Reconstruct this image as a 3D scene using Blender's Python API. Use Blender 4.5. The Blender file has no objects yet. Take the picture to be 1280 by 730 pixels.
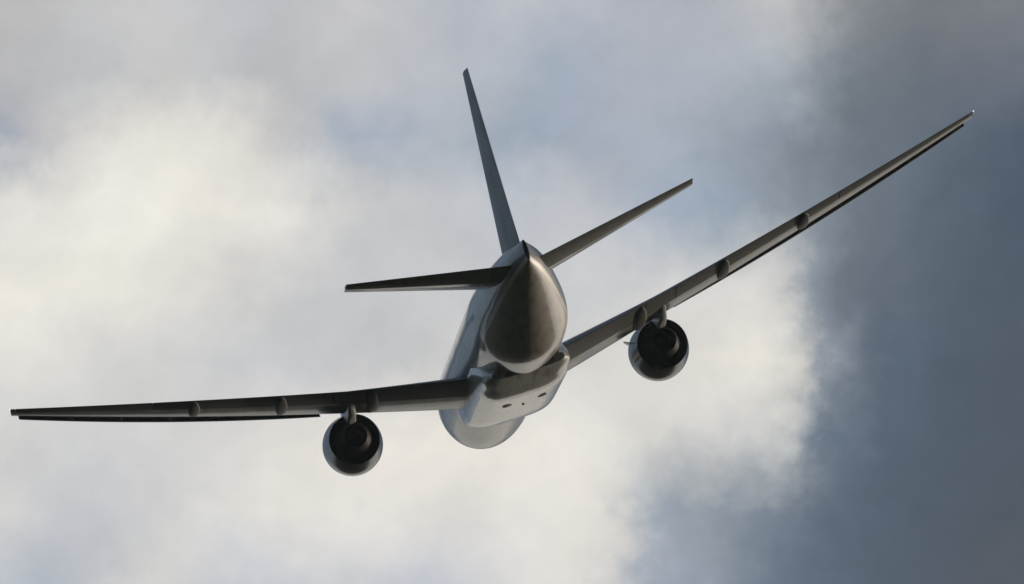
import bpy, bmesh, math, random
from mathutils import Matrix, Vector
R = math.radians
C = bpy.context.scene.collection
S = bpy.context.scene

# ---------------------------------------------------------------- camera
ELEV = 22.0                                   # degrees the camera looks up
FOVX = 2*math.atan(640/8179.0)
cam_d = bpy.data.cameras.new('camera')
cam = bpy.data.objects.new('camera', cam_d); C.objects.link(cam)
cam.location = (0, 0, 1.7)
cam.rotation_euler = (R(90+ELEV), 0, 0)
cam_d.sensor_fit = 'HORIZONTAL'; cam_d.angle = FOVX
cam_d.clip_start = 0.1; cam_d.clip_end = 300000
S.camera = cam
S.render.resolution_x, S.render.resolution_y = 1024, 584

# ---------------------------------------------------------------- exposure
S.view_settings.view_transform = 'Standard'; S.view_settings.look = 'None'
S.view_settings.exposure = 0; S.view_settings.gamma = 1
S.view_settings.use_curve_mapping = False
S.cycles.max_bounces = 6

# ---------------------------------------------------------------- sun
SUN_AZ, SUN_EL = 50.0, 6.5                    # clockwise from +Y, above the horizon
ld = bpy.data.lights.new('sun', 'SUN'); ld.energy = 2.8; ld.angle = R(0.6); ld.color = (1.0, 0.84, 0.66)
sun = bpy.data.objects.new('sun', ld); C.objects.link(sun)
sdir = Vector((math.sin(R(SUN_AZ))*math.cos(R(SUN_EL)), math.cos(R(SUN_AZ))*math.cos(R(SUN_EL)), math.sin(R(SUN_EL))))
sun.rotation_euler = (-sdir).to_track_quat('-Z', 'Y').to_euler()
sun.location = (60, 0, 60)

# ---------------------------------------------------------------- world: sky and clouds by direction
def lin(c):
    c = c/255.0
    return c/12.92 if c <= 0.04045 else ((c+0.055)/1.055)**2.4
W = bpy.data.worlds.new('World'); S.world = W; W.use_nodes = True
nt = W.node_tree; nt.nodes.clear()
class G:
    def __init__(s, nt): s.nt = nt
    def n(s, t, **k):
        o = s.nt.nodes.new(t)
        for a, b in k.items(): setattr(o, a, b)
        return o
    def _in(s, sock, v):
        if v is None: return
        if hasattr(v, 'node'): s.nt.links.new(v, sock)
        else: sock.default_value = v
    def m(s, op, a, b=None, c=None, clamp=False):
        o = s.n('ShaderNodeMath', operation=op, use_clamp=clamp)
        for i, v in enumerate((a, b, c)): s._in(o.inputs[i], v)
        return o.outputs[0]
    def vm(s, op, a, b=None, scale=None):
        o = s.n('ShaderNodeVectorMath', operation=op)
        s._in(o.inputs[0], a); s._in(o.inputs[1], b)
        if scale is not None: s._in(o.inputs['Scale'], scale)
        return o.outputs['Value'] if op in ('LENGTH', 'DISTANCE', 'DOT_PRODUCT') else o.outputs[0]
    def noise(s, vec, scale, detail=4, rough=0.5, off=None, dist=0.0):
        if off: vec = s.vm('ADD', vec, off)
        o = s.n('ShaderNodeTexNoise'); s._in(o.inputs['Vector'], vec)
        o.inputs['Scale'].default_value = scale; o.inputs['Detail'].default_value = detail
        o.inputs['Roughness'].default_value = rough; o.inputs['Distortion'].default_value = dist
        return o
    def mix(s, f, a, b, blend='MIX'):
        o = s.n('ShaderNodeMix', data_type='RGBA', blend_type=blend)
        s._in(o.inputs[0], f); s._in(o.inputs[6], a); s._in(o.inputs[7], b)
        return o.outputs[2]
    def ramp(s, f, stops, interp='LINEAR'):
        o = s.n('ShaderNodeValToRGB'); e = o.color_ramp; e.interpolation = interp
        while len(e.elements) < len(stops): e.elements.new(0.5)
        for el, (p, c) in zip(e.elements, stops):
            el.position = p
        for el, (p, c) in zip(e.elements, stops):
            el.color = (c[0], c[1], c[2], 1) if len(c) == 3 else c
        s._in(o.inputs[0], f)
        return o.outputs[0]
    def smooth(s, v, a, b):
        o = s.n('ShaderNodeMapRange', interpolation_type='SMOOTHSTEP')
        s._in(o.inputs[0], v); o.inputs[1].default_value = a; o.inputs[2].default_value = b
        return o.outputs[0]
g = G(nt)
tc = g.n('ShaderNodeTexCoord')
d = g.vm('NORMALIZE', tc.outputs['Generated'])
sx = g.n('ShaderNodeSeparateXYZ'); nt.links.new(d, sx.inputs[0])
az = g.m('ARCTAN2', sx.outputs[0], sx.outputs[1])
el = g.m('ARCSINE', sx.outputs[2])
k = math.cos(R(ELEV))/FOVX
u0 = g.m('MULTIPLY_ADD', az, k, 0.5)                                  # 0..1 over nine degrees of azimuth
v0 = g.m('MULTIPLY_ADD', el, -1/FOVX, 730/1280*0.5 + R(ELEV)/FOVX)    # same unit, downwards
# cloud billows bend the bands
wA = g.noise(d, 38, 3, 0.5)
wB = g.noise(d, 110, 7, 0.60, (3.1, 7.7, 1.3))
def centred(o, amp):
    return g.vm('SCALE', g.vm('SUBTRACT', o.outputs['Color'], (0.5, 0.5, 0.5)), scale=amp)
wC = g.noise(d, 330, 6, 0.6, (8.1, 2.2, 5.5))
w = g.vm('ADD', g.vm('ADD', centred(wA, 0.06), centred(wB, 0.07)), centred(wC, 0.03))
ws = g.n('ShaderNodeSeparateXYZ'); nt.links.new(w, ws.inputs[0])
u = g.m('ADD', u0, ws.outputs[0]); v = g.m('ADD', v0, ws.outputs[1])
ROWS = [
 (0, [(0,190,190,190),(200,197,197,199),(320,190,192,197),(450,196,196,198),(560,178,183,193),(640,186,189,197),(760,178,182,192),(900,176,179,187),(985,190,190,192),(1060,146,149,154),(1150,116,120,127),(1280,124,127,134)]),
 (100,[(0,190,190,192),(100,185,187,190),(200,198,198,197),(300,188,190,194),(400,190,191,194),(520,185,188,195),(640,175,182,192),(715,158,169,184),(800,170,176,188),(975,165,172,181),(1068,122,130,138),(1150,106,114,124),(1280,104,112,125)]),
 (180,[(0,160,168,182),(60,190,190,192),(150,222,219,212),(250,226,223,216),(330,212,210,207),(400,174,181,192),(480,163,173,188),(560,172,180,191),(650,154,167,182),(720,158,168,183),(850,165,174,187),(972,135,146,159),(1062,108,118,129),(1150,97,109,122),(1280,80,92,108)]),
 (260,[(0,222,220,215),(100,230,228,220),(250,236,232,223),(340,227,225,219),(420,205,205,204),(540,195,197,201),(640,187,191,198),(730,186,189,196),(800,165,174,188),(880,150,164,180),(960,138,149,161),(1050,110,121,132),(1150,94,106,120),(1280,75,88,104)]),
 (370,[(0,233,229,219),(150,229,226,217),(280,210,209,206),(400,195,196,199),(520,197,198,201),(720,201,202,204),(800,208,208,207),(900,212,211,208),(965,204,204,203),(1000,152,160,168),(1050,112,122,134),(1150,88,100,114),(1280,76,88,103)]),
 (450,[(0,222,220,214),(150,211,210,207),(300,200,201,203),(450,198,199,201),(560,205,205,204),(720,213,212,208),(850,223,220,213),(950,228,224,215),(1000,207,205,200),(1030,150,157,165),(1080,100,112,126),(1150,82,95,110),(1280,78,88,101)]),
 (550,[(0,208,208,207),(150,208,208,208),(300,216,214,211),(420,229,224,217),(560,234,229,220),(700,231,227,219),(800,215,213,207),(900,209,208,205),(985,188,190,190),(1030,120,131,144),(1080,90,103,118),(1150,80,92,107),(1280,76,86,99)]),
 (640,[(0,212,211,208),(100,196,198,203),(200,205,205,206),(300,222,220,215),(420,226,222,216),(560,222,219,215),(650,226,223,217),(762,222,219,213),(818,168,175,183),(890,145,154,165),(960,124,136,150),(1030,95,108,123),(1150,80,92,107),(1280,78,87,98)]),
 (730,[(0,190,194,201),(100,182,188,197),(200,212,211,209),(300,195,198,205),(420,201,203,207),(560,196,199,206),(650,220,218,215),(740,222,219,215),(806,164,171,182),(890,134,145,159),(960,105,118,134),(1050,86,98,113),(1150,80,90,104),(1280,85,90,99)]),
]
# azimuth stops run a little past both sides (ramp position 0..1 covers -0.05..1.05)
um = g.m('MULTIPLY_ADD', u, 1/1.1, 0.05/1.1)
col = None; pv = 0
for (py, st) in ROWS:
    r = g.ramp(um, [((x/1280+0.05)/1.1, (lin(a), lin(b), lin(c))) for x, a, b, c in st], 'CARDINAL')
    if col is None: col = r
    else: col = g.mix(g.m('DIVIDE', g.m('SUBTRACT', v, pv/1280), (py-pv)/1280, clamp=True), col, r)
    pv = py
fine = g.noise(d, 70, 8, 0.60, (9.2, 1.4, 4.4)).outputs['Fac']
gain = g.m('MULTIPLY_ADD', fine, 0.36, 0.84)
hs = g.n('ShaderNodeHueSaturation'); hs.inputs['Saturation'].default_value = 0.95; nt.links.new(col, hs.inputs['Color'])
near = g.vm('SCALE', hs.outputs[0], scale=gain)
# the rest of the sky: the same kind of broken cloud
f1 = g.noise(d, 2.6, 6, 0.55, (5.0, 2.0, 8.0), 0.3).outputs['Fac']
ahead = g.m('MULTIPLY', g.smooth(sx.outputs[1], 0.70, 0.98), g.m('SUBTRACT', 1.0, g.smooth(sx.outputs[2], 0.12, 0.34)))
bias = g.m('MULTIPLY_ADD', ahead, 0.32, g.m('SUBTRACT', f1, 0.05))                  # unseen low sky ahead, brightened to light and reflect in the undersides
wide = g.ramp(bias, [(0.25, (0.05, 0.066, 0.085)), (0.45, (0.10, 0.132, 0.17)), (0.58, (0.22, 0.25, 0.29)), (0.70, (0.66, 0.63, 0.57))], 'EASE')
west = g.m('MULTIPLY', g.smooth(sx.outputs[0], -0.10, -0.40), g.smooth(sx.outputs[1], -0.4, 0.3))
wide = g.mix(g.m('MULTIPLY', west, 0.8), wide, (0.30, 0.39, 0.52, 1))       # pale blue added to the unseen western sky, lighting the left flank
du = g.m('SUBTRACT', g.m('ABSOLUTE', g.m('SUBTRACT', u0, 0.5)), 0.5)
dv = g.m('SUBTRACT', g.m('ABSOLUTE', g.m('SUBTRACT', v0, 0.285)), 0.285)
out = g.m('MAXIMUM', g.smooth(du, 0.04, 0.45), g.smooth(dv, 0.04, 0.45))
clouds = g.mix(out, near, wide)
bgc = g.n('ShaderNodeBackground'); nt.links.new(clouds, bgc.inputs[0]); bgc.inputs[1].default_value = 1.0
sky = g.n('ShaderNodeTexSky', sky_type='NISHITA', sun_disc=False, sun_elevation=R(SUN_EL), sun_rotation=R(SUN_AZ))
bgs = g.n('ShaderNodeBackground'); nt.links.new(sky.outputs[0], bgs.inputs[0]); bgs.inputs[1].default_value = 0.10
cover = g.m('MULTIPLY_ADD', g.smooth(bias, 0.30, 0.48), 0.22, 0.78)   # thin places let the blue through
cover = g.m('SUBTRACT', cover, g.m('MULTIPLY', g.smooth(sx.outputs[0], -0.12, -0.42), 0.3))       # unseen western cloud thinned to turn the left flank bluer
cover = g.m('MAXIMUM', cover, g.m('SUBTRACT', 1.0, out))
mx = g.n('ShaderNodeMixShader'); nt.links.new(cover, mx.inputs[0])
nt.links.new(bgs.outputs[0], mx.inputs[1]); nt.links.new(bgc.outputs[0], mx.inputs[2])
wo = g.n('ShaderNodeOutputWorld'); nt.links.new(mx.outputs[0], wo.inputs[0])

# ---------------------------------------------------------------- materials
def mat(name, base, rough=0.4, metal=0.0, coat=0.0, dirt=0.0, dirt_col=(0.1, 0.085, 0.065), stretch=(2.2, 0.14, 2.2), spec=0.5, bump=0.0):
    m = bpy.data.materials.new(name); m.use_nodes = True
    t = m.node_tree; h = G(t); b = t.nodes['Principled BSDF']
    tc = h.n('ShaderNodeTexCoord'); mp = h.n('ShaderNodeMapping'); mp.inputs['Scale'].default_value = stretch
    t.links.new(tc.outputs['Object'], mp.inputs[0])
    n = h.noise(mp.outputs[0], 1.0, 3, 0.5)
    f = h.smooth(n.outputs['Fac'], 0.42, 0.72)
    c = h.mix(h.m('MULTIPLY', f, dirt), (*base, 1), (*dirt_col, 1))
    t.links.new(c, b.inputs['Base Color'])
    n2 = h.noise(tc.outputs['Object'], 0.5, 2, 0.5, (4, 4, 4)).outputs['Fac']
    t.links.new(h.m('MULTIPLY_ADD', n2, 0.16, rough-0.08), b.inputs['Roughness'])
    b.inputs['Metallic'].default_value = metal
    b.inputs['Coat Weight'].default_value = coat; b.inputs['Coat Roughness'].default_value = 0.07
    b.inputs['Specular IOR Level'].default_value = spec
    if bump:
        bp = h.n('ShaderNodeBump'); bp.inputs['Strength'].default_value = bump; bp.inputs['Distance'].default_value = 0.02
        t.links.new(h.noise(tc.outputs['Object'], 1.3, 3, 0.5).outputs['Fac'], bp.inputs['Height'])
        t.links.new(bp.outputs[0], b.inputs['Normal'])
    return m
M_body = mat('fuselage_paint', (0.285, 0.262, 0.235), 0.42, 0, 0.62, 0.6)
def ripple(m, scale, dist):
    # skin panels are never quite flat: a faint waviness breaks the reflections
    t = m.node_tree; h = G(t); b = t.nodes['Principled BSDF']
    tc = h.n('ShaderNodeTexCoord'); mp = h.n('ShaderNodeMapping'); mp.inputs['Scale'].default_value = (1.0, 0.35, 1.0)
    t.links.new(tc.outputs['Object'], mp.inputs[0])
    bp = h.n('ShaderNodeBump'); bp.inputs['Strength'].default_value = 0.35; bp.inputs['Distance'].default_value = dist
    t.links.new(h.noise(mp.outputs[0], scale, 1, 0.4, (2, 9, 4)).outputs['Fac'], bp.inputs['Height'])
    t.links.new(bp.outputs[0], b.inputs['Normal']); t.links.new(bp.outputs[0], b.inputs['Coat Normal'])
def two_tone(m):
    t = m.node_tree; h = G(t); b = t.nodes['Principled BSDF']
    old = b.inputs['Base Color'].links[0].from_socket
    tc = h.n('ShaderNodeTexCoord'); sp = h.n('ShaderNodeSeparateXYZ'); t.links.new(tc.outputs['Object'], sp.inputs[0])
    # the two-tone boundary runs level along the cabin and climbs with the tail cone
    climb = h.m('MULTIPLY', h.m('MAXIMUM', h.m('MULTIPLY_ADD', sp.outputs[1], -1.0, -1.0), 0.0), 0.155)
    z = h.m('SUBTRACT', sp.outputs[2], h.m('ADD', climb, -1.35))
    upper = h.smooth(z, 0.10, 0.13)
    glint = h.m('MULTIPLY', h.smooth(z, -0.12, -0.09), h.m('SUBTRACT', 1.0, upper))
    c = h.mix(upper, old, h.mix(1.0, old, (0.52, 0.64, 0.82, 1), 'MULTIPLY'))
    c = h.mix(glint, c, (0.62, 0.60, 0.56, 1))  # pale stripe: a sun glint along the flank, put into the base colour
    joint = h.m('LESS_THAN', h.m('FRACT', h.m('MULTIPLY', sp.outputs[1], 0.21)), 0.012)    # barrel joints
    c = h.mix(h.m('MULTIPLY', joint, 0.45), c, (0.05, 0.05, 0.05, 1))
    t.links.new(c, b.inputs['Base Color'])
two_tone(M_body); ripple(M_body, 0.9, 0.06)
M_belly = mat('belly_paint', (0.31, 0.31, 0.295), 0.40, 0, 0.85, 0.8)
ripple(M_belly, 1.1, 0.06)
M_wing = mat('wing_grey_paint', (0.18, 0.184, 0.187), 0.36, 0, 0.3, 0.5)
M_flap = mat('flap_grey_paint', (0.085, 0.089, 0.094), 0.48, 0, 0, 0.5, spec=0.18)
M_fin = mat('tail_fin_paint', (0.11, 0.14, 0.17), 0.42, 0, 0.0, 0.2, spec=0.35)
M_stab = mat('stabilizer_paint', (0.16, 0.16, 0.155), 0.30, 0, 0.5, 0.4)
M_bare = mat('bare_aluminium', (0.62, 0.62, 0.62), 0.30, 1.0, 0, 0.3)
M_dark = mat('slat_cove_grey', (0.07, 0.072, 0.075), 0.55, 0, 0, 0.3)
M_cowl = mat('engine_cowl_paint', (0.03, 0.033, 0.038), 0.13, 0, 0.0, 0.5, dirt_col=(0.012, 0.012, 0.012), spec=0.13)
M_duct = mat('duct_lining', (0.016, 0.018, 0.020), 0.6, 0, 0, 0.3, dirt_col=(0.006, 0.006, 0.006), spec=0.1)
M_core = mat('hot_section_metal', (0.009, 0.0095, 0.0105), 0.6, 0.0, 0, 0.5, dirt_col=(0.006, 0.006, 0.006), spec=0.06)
M_black = mat('soot_black', (0.012, 0.012, 0.012), 0.7)
M_glass = mat('window_glass', (0.20, 0.21, 0.22), 0.2)
M_elev = mat('elevator_paint', (0.17, 0.175, 0.18), 0.48, 0, 0, 0.4, spec=0.2)
M_grille = mat('outlet_grille', (0.10, 0.075, 0.06), 0.6)
M_pylon = mat('pylon_paint', (0.34, 0.36, 0.38), 0.35, 0, 0.3, 0.4)
def glow(name, colr, st):
    m = bpy.data.materials.new(name); m.use_nodes = True
    b = m.node_tree.nodes['Principled BSDF']; b.inputs['Base Color'].default_value = (*colr, 1)
    b.inputs['Emission Color'].default_value = (*colr, 1); b.inputs['Emission Strength'].default_value = st
    b.inputs['Roughness'].default_value = 0.1
    return m
M_strobe = glow('white_navigation_light', (1.0, 0.98, 0.95), 1.0)
M_red = mat('red_lens', (0.35, 0.05, 0.03), 0.2)

def ground_mat():
    m = bpy.data.materials.new('fields'); m.use_nodes = True
    t = m.node_tree; h = G(t); b = t.nodes['Principled BSDF']
    tc = h.n('ShaderNodeTexCoord')
    vo = h.n('ShaderNodeTexVoronoi'); vo.inputs['Scale'].default_value = 0.004; t.links.new(tc.outputs['Object'], vo.inputs['Vector'])
    c = h.ramp(vo.outputs['Color'], [(0.2, (0.022, 0.033, 0.013)), (0.5, (0.04, 0.042, 0.02)), (0.8, (0.06, 0.05, 0.032))])
    n = h.noise(tc.outputs['Object'], 0.3, 6, 0.6).outputs['Fac']
    t.links.new(h.vm('SCALE', c, scale=h.m('MULTIPLY_ADD', n, 0.8, 0.6)), b.inputs['Base Color'])
    b.inputs['Roughness'].default_value = 0.95; b.inputs['Specular IOR Level'].default_value = 0.1
    return m

# ---------------------------------------------------------------- mesh helpers
def link(name, bm, m, parent=None, angle=35, label=None):
    bmesh.ops.recalc_face_normals(bm, faces=bm.faces)
    me = bpy.data.meshes.new(name); bm.to_mesh(me); bm.free()
    for mm in (m if isinstance(m, (list, tuple)) else [m]): me.materials.append(mm)
    for p in me.polygons: p.use_smooth = True
    me.set_sharp_from_angle(angle=R(angle))
    o = bpy.data.objects.new(name, me); C.objects.link(o)
    if parent: o.parent = parent
    if label: o['label'] = label
    return o
def loft(bm, rings, caps=True, closed=True, midx=None):
    vs = [[bm.verts.new(p) for p in r] for r in rings]
    n = len(rings[0])
    for i in range(len(rings)-1):
        for j in range(n if closed else n-1):
            f = bm.faces.new((vs[i][j], vs[i][(j+1) % n], vs[i+1][(j+1) % n], vs[i+1][j]))
            if midx: f.material_index = midx(i, j)
    if caps and closed:
        bm.faces.new(vs[0][::-1]); bm.faces.new(vs[-1])
    return vs
# aircraft coordinates: x to the right wing, y forward, z up; a station X counts metres aft of the nose
def P(X, Y, Z): return Vector((Y, 45.0-X, Z))
def itp(tab, x):
    """monotone smooth interpolation through a table of (x, values)"""
    n = len(tab)
    if x <= tab[0][0]: return list(tab[0][1:])
    if x >= tab[-1][0]: return list(tab[-1][1:])
    for i in range(n-1):
        if tab[i][0] <= x <= tab[i+1][0]: break
    x0, x1 = tab[i][0], tab[i+1][0]; h = x1-x0; t = (x-x0)/h
    res = []
    for c in range(1, len(tab[0])):
        y = [q[c] for q in tab]
        def sl(j): return (y[j+1]-y[j])/(tab[j+1][0]-tab[j][0])
        def tan(j):
            if j == 0: return sl(0)
            if j == n-1: return sl(n-2)
            a, b = sl(j-1), sl(j)
            if a*b <= 0: return 0.0
            return 2*a*b/(a+b)
        m0, m1 = tan(i), tan(i+1)
        res.append((2*t**3-3*t*t+1)*y[i] + (t**3-2*t*t+t)*h*m0 + (-2*t**3+3*t*t)*y[i+1] + (t**3-t*t)*h*m1)
    return res

# ---------------------------------------------------------------- ground
bm = bmesh.new(); NR = 96
rads = [0.0, 30, 100, 300, 1000, 4000, 15000, 60000, 150000]
prev = None; c0 = bm.verts.new((0, 0, 0))
for r in rads[1:]:
    ring = [bm.verts.new((r*math.cos(2*math.pi*i/NR), r*math.sin(2*math.pi*i/NR), 0)) for i in range(NR)]
    for i in range(NR):
        j = (i+1) % NR
        if prev is None: bm.faces.new((c0, ring[i], ring[j]))
        else: bm.faces.new((prev[i], ring[i], ring[j], prev[j]))
    prev = ring
gr = link('ground', bm, ground_mat()); gr['kind'] = 'structure'

# ---------------------------------------------------------------- the airliner
air = bpy.data.objects.new('airliner', None); C.objects.link(air)
air['label'] = 'twin-engine jet airliner climbing away and banking left beneath broken clouds'
air['category'] = 'airplane'
# pose solved from the photograph: 400 m away, rotation vector and offset in camera axes (right, down, ahead)
rv = Vector((-0.138, -0.084, -0.305)); off = Vector((0.265, 1.751, 400.0))
Rm = Matrix.Rotation(rv.length, 3, rv.normalized())
A = Matrix(((1, 0, 0), (0, 0, -1), (0, 1, 0)))           # aircraft axes -> camera axes (right, down, ahead)
Fl = Matrix(((1, 0, 0), (0, -1, 0), (0, 0, -1)))         # -> Blender camera axes
rot = (Fl @ Rm @ A).to_4x4(); tr = Matrix.Translation(Fl @ off)
cm = Matrix.Translation(cam.location) @ cam.rotation_euler.to_matrix().to_4x4()
air.matrix_world = cm @ tr @ rot

# fuselage ------------------------------------------------------
FUS = [  # X, top, bottom, half width
 (0.0, -0.85, -0.95, 0.05), (0.3, -0.35, -1.45, 0.60), (1.0, 0.20, -1.95, 1.20), (2.2, 1.00, -2.40, 1.80), (3.5, 1.85, -2.70, 2.28),
 (5.0, 2.45, -2.92, 2.66), (7.0, 2.86, -3.05, 2.94), (9.5, 3.08, -3.10, 3.08), (11, 3.10, -3.10, 3.10), (41.5, 3.10, -3.10, 3.10),
 (44, 3.10, -3.07, 3.09), (46.5, 3.10, -3.03, 3.04), (48, 3.09, -2.98, 2.94), (49.2, 3.09, -2.80, 2.82), (50.2, 3.08, -2.50, 2.70), (52, 3.04, -1.98, 2.44), (55, 2.92, -1.12, 1.98),
 (58, 2.74, -0.25, 1.42), (60, 2.55, 0.34, 0.95), (61.3, 2.42, 0.74, 0.56), (62.1, 2.37, 0.97, 0.30), (62.6, 2.34, 1.10, 0.14)]
def fus_ring(X, n=72, grow=0.0):
    t, b, w = itp(FUS, X); zc = (t+b)/2; hh = (t-b)/2
    e = 1.0
    return [P(X, (w+grow)*math.sin(a), zc+(hh+grow)*math.cos(a)) for a in [2*math.pi*i/n for i in range(n)]]
bm = bmesh.new()
xs = [0, .1, .3, .6, 1, 1.6, 2.2, 2.8, 3.5, 4.2, 5, 6, 7, 8, 9.5, 11] + [13+i*2 for i in range(15)] + [41.5+i*0.75 for i in range(29)] + [62.6]
xs = sorted(set(x for x in xs if x <= 62.6))
loft(bm, [fus_ring(x) for x in xs])
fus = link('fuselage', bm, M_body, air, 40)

def superring(X, w, zt, zb, n=64, e=2.6):
    zc = (zt+zb)/2; h = (zt-zb)/2; r = []
    for i in range(n):
        a = 2*math.pi*i/n; s, c = math.sin(a), math.cos(a)
        r.append(P(X, w*math.copysign(abs(s)**(2/e), s), zc+h*math.copysign(abs(c)**(2/e), c)))
    return r
# belly fairing
BF = [(19.5, 1.6, -2.2, -2.95), (21.0, 2.5, -1.6, -3.10), (23.0, 3.05, -0.8, -3.42), (25.5, 2.98, -0.4, -3.72), (28, 3.0, -0.3, -3.78), (37.5, 3.0, -0.3, -3.78), (39.0, 2.96, -0.7, -3.70),
      (40.5, 2.88, -1.2, -3.50), (42.0, 2.8, -1.8, -3.28), (43.6, 2.3, -2.4, -3.02)]
bm = bmesh.new()
loft(bm, [superring(X, *itp(BF, X), e=3.3) for X in [19.5+i*0.4 for i in range(61)]])
bel = link('belly_fairing', bm, M_belly, air, 50)
def disc_on(name, X, Y, Z, rx, ry, depth, m, parent):
    bm = bmesh.new(); n = 20
    loft(bm, [[P(X+ry*s*math.sin(2*math.pi*i/n), Y+rx*s*math.cos(2*math.pi*i/n), Z-dz) for i in range(n)] for s, dz in ((1, -0.2), (1, depth*0.3), (0.8, depth), (0.3, depth*1.15))])
    return link(name, bm, m, parent)
for Y in (-1.15, 1.15): disc_on('air_outlet', 35.0, Y, -3.78, 0.30, 0.62, 0.012, M_grille, bel)
disc_on('beacon', 33.5, 0.0, -3.78, 0.09, 0.14, 0.07, M_red, bel)
# tail cone exhaust: the dark upright slot at the very end
bm = bmesh.new()
loft(bm, [[P(X, w*math.sin(a), 1.72+h*math.cos(a)) for a in [2*math.pi*i/24 for i in range(24)]] for X, w, h in ((62.3, 0.13, 0.55), (62.68, 0.13, 0.60), (62.72, 0.10, 0.56))])
link('exhaust_outlet', bm, M_black, fus)
# cabin windows along the side that shows
X = 7.0; n = 12
while X < 49:
    t, b, w = itp(FUS, X); bm = bmesh.new()
    side = lambda z: -(w*math.sqrt(max(0, 1-((z-(t+b)/2)/((t-b)/2))**2))+0.005)
    bm.faces.new([bm.verts.new(P(X+0.13*math.cos(2*math.pi*i/n), side(0.55+0.19*math.sin(2*math.pi*i/n)), 0.55+0.19*math.sin(2*math.pi*i/n))) for i in range(n)])
    link('window', bm, M_glass, fus)
    X += 0.55

# aerofoils -----------------------------------------------------
def yt(x, t, full=1.3):
    x = max(x, 0)**full
    return 5*t*(0.2969*math.sqrt(max(x, 0))-0.1260*x-0.3516*x*x+0.2843*x**3-0.1030*x**4)
def cam_(x, m): return 4*m*x*(1-x)
def foil(t, m, x0=0.0, x1=1.0, n=20, full=1.3):
    """closed outline (chord fraction, height) from x1 over the top round x0 and back below"""
    cs = [x0+(x1-x0)*(1-math.cos(math.pi*i/n))/2 for i in range(n+1)]
    up = [(x, cam_(x, m)+yt(x, t, full)+0.0008) for x in cs]; lo = [(x, cam_(x, m)-yt(x, t, full)-0.0008) for x in cs]
    return up[::-1] + (lo[1:] if x0 == 0.0 else lo)
ZR, DIH, BEND = -1.0, 0.158, 0.0011
def wing_at(y):
    """leading edge station, chord, height, thickness, camber, twist at span position y"""
    le = 19.8+(y-3.1)*0.7312
    te = 34.3+max(0, y-3.1)*0.04 if y < 10.3 else 34.59+(y-10.3)*0.377
    k = y-3.1
    z = ZR+DIH*k+BEND*k*k
    f = min(1, max(0, k/27.9))
    return le, te-le, z, 0.130-0.018*f, -0.015, R(3.0-5.2*f)
def wing_ring(s, y, shape, hinge=0.75, defl=0.0, shift=(0, 0), grow=1.0):
    le, c, z, t, m, tw = wing_at(y)
    r = []
    for (x, h) in shape(t, m):
        x = x*grow+shift[0]*grow; h = h*grow+shift[1]*grow
        if defl:
            dx, dh = x-hinge, h
            x = hinge+dx*math.cos(defl)+dh*math.sin(defl); h = dh*math.cos(defl)-dx*math.sin(defl)
        dx = (x-0.6)*c
        X = le+0.6*c+dx*math.cos(tw)+h*c*math.sin(tw); Z = z+h*c*math.cos(tw)-dx*math.sin(tw)
        r.append(P(X, s*y, Z))
    return r
def ys(a, b, st=0.8):
    n = max(2, int((b-a)/st)+1); return [a+(b-a)*i/(n-1) for i in range(n)]
# thin slat shell
def slat_shape(t, m):
    outer = [(x, cam_(x, m)+yt(x, t)) for x in (0.15, 0.12, 0.09, 0.06, 0.035, 0.015, 0.004, 0.0)] + [(x, cam_(x, m)-yt(x, t)) for x in (0.004, 0.015, 0.035, 0.055)]
    inner = [(0.058, cam_(0.05, m)-yt(0.055, t)+0.006), (0.035, -0.012), (0.028, 0.004), (0.04, 0.018), (0.07, 0.029), (0.11, 0.039)]
    return outer + inner
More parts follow.
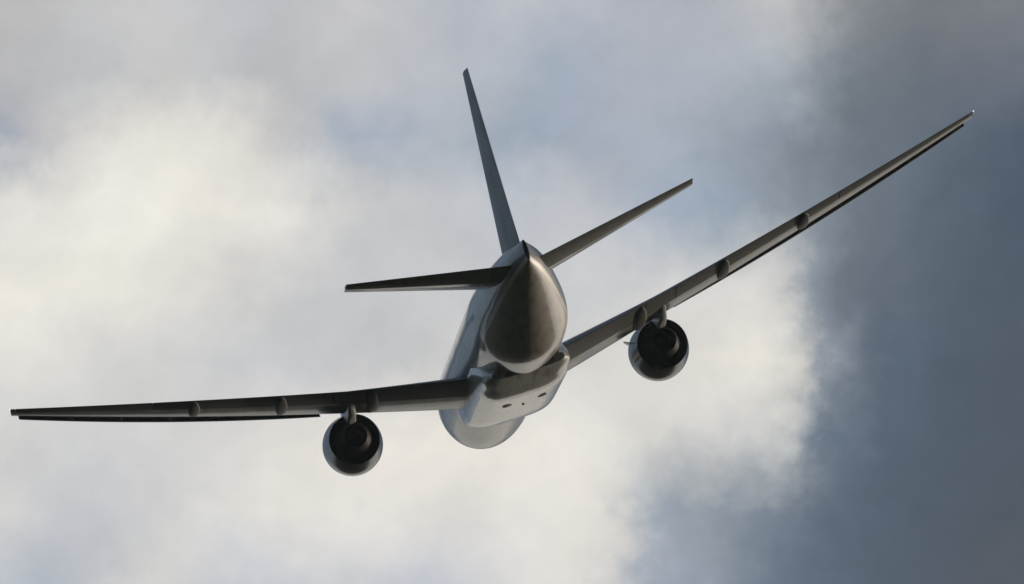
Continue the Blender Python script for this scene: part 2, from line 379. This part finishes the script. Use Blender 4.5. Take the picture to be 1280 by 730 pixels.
# flap track fairing: a canoe under the rear of the wing
def canoe(s, y, wdt=0.38, dep=0.18, x0=0.36, x1=0.98):
    le, c, z, t, m, tw = wing_at(y); rings = []
    for i in range(15):
        f = i/14; x = x0+(x1-x0)*f
        env = max(0.02, math.sin(math.pi*min(1, f*0.86+0.0))**0.65 if f < 0.99 else 0.25)
        xc = min(x, 1.0)
        zs = z+(cam_(xc, m)-yt(xc, t))*c-(x-0.6)*c*math.sin(tw)
        X = le+x*c
        rings.append([P(X, s*y+wdt*env*math.sin(a), zs-0.02-dep*env*0.5+dep*env*0.55*math.cos(a)) for a in [2*math.pi*j/16 for j in range(16)]])
    return rings
def light_ball(name, p, r, m, parent):
    bm = bmesh.new(); bmesh.ops.create_icosphere(bm, subdivisions=2, radius=r, matrix=Matrix.Translation(p))
    return link(name, bm, m, parent)
FC = 0.74
for s in (-1, 1):
    YT = 31.2+0.2*s
    bm = bmesh.new()
    loft(bm, [wing_ring(s, y, lambda t, m: foil(t, m, 0.0, FC)) for y in ys(1.8, 10.3, 0.6) + ys(10.6, YT, 0.7)])
    wing = link('wing', bm, M_wing, air, 30)
    bm = bmesh.new()   # rounded tip cap closing the rear of the tip
    loft(bm, [wing_ring(s, YT-0.28, lambda t, m: foil(t, m, FC+0.004, 1.0)), wing_ring(s, YT+0.0, lambda t, m: foil(t, m, FC+0.004, 1.0))])
    link('tip_fairing', bm, M_wing, wing, 30)
    for nm, a, b, df in (('flap', 3.0, 9.2, 0), ('flaperon', 9.26, 11.3, 0), ('flap', 11.36, 22.4, 0), ('aileron', 22.46, YT-0.32, 0)):
        bm = bmesh.new()
        loft(bm, [wing_ring(s, y, lambda t, m: foil(t, m, FC+0.006, 1.0), hinge=FC, defl=R(df)) for y in ys(a, b)])
        link(nm, bm, M_flap, wing, 30)
    edges = [11.9, 15.5, 18.4, 21.4, 24.4, 27.4, YT-0.4]
    for i in range(6):
        bm = bmesh.new()
        loft(bm, [wing_ring(s, y, slat_shape, hinge=0.0, defl=R(-24), shift=(-0.056, -0.036), grow=0.98+0.95*(y-11.9)/18.6) for y in ys(edges[i]+0.004, edges[i+1]-0.004)])
        link('slat', bm, M_dark, wing, 40)
    for y in (8.9, 14.6, 20.0):
        bm = bmesh.new(); loft(bm, canoe(s, y)); link('flap_track_fairing', bm, M_flap, wing, 50)
    le, c, z, t, m, tw = wing_at(YT)
    light_ball('navigation_light', P(le+c*0.95, s*(YT+0.03), z-0.35*c*math.sin(tw)), 0.05, M_strobe, wing)

# horizontal stabilizers ---------------------------------------
def stab_ring(s, y, shape, defl=0.0):
    f = (y-1.2)/9.5
    le = 52.8+(60.1-52.8)*f; te = 60.3+(62.6-60.3)*f; c = te-le
    z = 1.25+(2.81-1.25)*f
    r = []
    for (x, h) in shape(0.095, -0.004):
        if defl:
            dx = x-0.62; x, h = 0.62+dx*math.cos(defl)+h*math.sin(defl), h*math.cos(defl)-dx*math.sin(defl)
        r.append(P(le+x*c, s*y, z+h*c-(x-0.5)*c*R(-1.0)))
    return r
for s in (-1, 1):
    bm = bmesh.new(); loft(bm, [stab_ring(s, y, lambda t, m: foil(t, m, 0.0, 0.62, full=2.1)) for y in ys(0.15, 10.7)])
    st = link('horizontal_stabilizer', bm, M_stab, air, 30)
    bm = bmesh.new(); loft(bm, [stab_ring(s, y, lambda t, m: foil(t*1.03, m, 0.0, 0.16, full=2.1)) for y in ys(2.4, 10.71)])
    link('leading_edge', bm, M_bare, st, 30)
    bm = bmesh.new(); loft(bm, [stab_ring(s, y, lambda t, m: foil(t, m, 0.625, 1.0, full=2.1), R(-2.5)) for y in ys(0.15, 10.66)])
    link('elevator', bm, M_elev, st, 30)

# fin ----------------------------------------------------------
def fin_ring(z, x0, x1, thick=0.10):
    f = (z-2.8)/(13.1-2.8)
    le = 50.6+(59.7-50.6)*f; te = 60.2+(62.6-60.2)*f; c = te-le
    return [P(le+x*c, h*c, z) for x, h in foil(thick, 0.0, x0, x1)]
bm = bmesh.new(); loft(bm, [fin_ring(z, 0.0, 0.69) for z in ys(1.6, 13.1)])
fin = link('vertical_stabilizer', bm, M_fin, air, 30)
bm = bmesh.new(); loft(bm, [fin_ring(z, 0.695, 1.0) for z in ys(2.2, 13.06)])
link('rudder', bm, M_fin, fin, 30)

# engines ------------------------------------------------------
EX, EY, EZ = 25.0, 10.3, -1.9
def rev(bm, prof, cx, cy, n=56, midx=None, caps=False):
    rings = [[P(cx+X, cy+r*math.sin(2*math.pi*i/n), EZ+r*math.cos(2*math.pi*i/n)) for i in range(n)] for X, r in prof]
    return loft(bm, rings, caps=caps, midx=midx)
for s in (-1, 1):
    cy = s*EY + (0.22 if s > 0 else 0.08)
    prof = [(0.52, 1.60), (0.66, 1.605), (0.67, 1.63), (0.20, 1.70), (-0.5, 1.795), (-1.2, 1.88), (-1.8, 1.935), (-2.4, 1.955), (-3.0, 1.93), (-3.4, 1.84), (-3.7, 1.73), (-3.78, 1.64),
            (-3.7, 1.56), (-3.4, 1.52), (-2.7, 1.58)]
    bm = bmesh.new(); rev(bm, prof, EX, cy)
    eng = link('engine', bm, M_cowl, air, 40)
    bm = bmesh.new(); rev(bm, [(0.54, 1.595), (0.2, 1.60), (-0.6, 1.62), (-2.6, 1.62)], EX, cy); link('bypass_duct', bm, M_duct, eng)
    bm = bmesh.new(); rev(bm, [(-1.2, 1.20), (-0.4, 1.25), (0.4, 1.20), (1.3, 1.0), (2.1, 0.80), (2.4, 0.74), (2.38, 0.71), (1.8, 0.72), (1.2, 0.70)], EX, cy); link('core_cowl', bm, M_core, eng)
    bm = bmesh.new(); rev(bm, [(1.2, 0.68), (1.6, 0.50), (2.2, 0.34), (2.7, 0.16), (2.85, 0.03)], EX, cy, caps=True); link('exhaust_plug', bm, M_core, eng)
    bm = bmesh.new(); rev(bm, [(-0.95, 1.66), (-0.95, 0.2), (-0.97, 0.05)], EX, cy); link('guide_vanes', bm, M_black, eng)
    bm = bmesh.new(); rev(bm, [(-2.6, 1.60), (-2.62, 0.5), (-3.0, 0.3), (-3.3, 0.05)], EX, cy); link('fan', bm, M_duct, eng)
    # pylon
    le, c, z, t, m, tw = wing_at(EY)
    zb = z-0.07*c
    sec = [(-2.6, 1.80, 1.98, 0.10), (-1.0, 1.75, 2.35, 0.26), (1.2, 1.45, 2.75, 0.30), (3.0, 0.75, zb-EZ+0.35, 0.30), (5.2, 0.95, zb-EZ+0.45, 0.26), (7.6, 1.75, zb-EZ+0.5, 0.12)]
    bm = bmesh.new(); rings = []
    for X, a, b, w in sec:
        b = max(b, a+0.1)
        rings.append([P(EX+X, cy+dx*w, EZ+zz) for dx, zz in ((-0.6, a), (0.6, a), (1, a+0.12*(b-a)), (1, b-0.1*(b-a)), (0.7, b), (-0.7, b), (-1, b-0.1*(b-a)), (-1, a+0.12*(b-a)))])
    loft(bm, rings); link('pylon', bm, M_pylon, eng, 40)
    # strake on the inner shoulder of the cowl
    if s < 0: continue
    bm = bmesh.new(); a0 = -s*R(62); rings = []
    for X, h in ((-2.8, 0.02), (-2.3, 0.28), (-1.8, 0.44), (-1.5, 0.42), (-1.45, 0.05)):
        n = Vector((math.sin(a0), 0, math.cos(a0))); tdir = Vector((math.cos(a0), 0, -math.sin(a0))); o = P(EX+X, cy, EZ)
        rings.append([o+n*1.90+tdir*0.03, o+n*(1.93+h)+tdir*0.015, o+n*(1.93+h)-tdir*0.015, o+n*1.90-tdir*0.03])
    loft(bm, rings); link('strake', bm, M_cowl, eng)

# ---------------------------------------------------------------- a little air between
bm = bmesh.new()
for c in bmesh.ops.create_cube(bm, size=1.0)['verts']:
    c.co = Vector((c.co.x*900, c.co.y*1100+350, (c.co.z+0.5)*262-1.0))
hz = bpy.data.materials.new('thin_haze'); hz.use_nodes = True; hz.node_tree.nodes.clear()
h = G(hz.node_tree); pv_ = h.n('ShaderNodeVolumePrincipled'); ho = h.n('ShaderNodeOutputMaterial')
pv_.inputs['Color'].default_value = (0.75, 0.9, 1.0, 1); pv_.inputs['Density'].default_value = 0.00005; pv_.inputs['Anisotropy'].default_value = 0.2
hz.node_tree.links.new(pv_.outputs[0], ho.inputs['Volume'])
ha = link('haze', bm, hz); ha['kind'] = 'stuff'
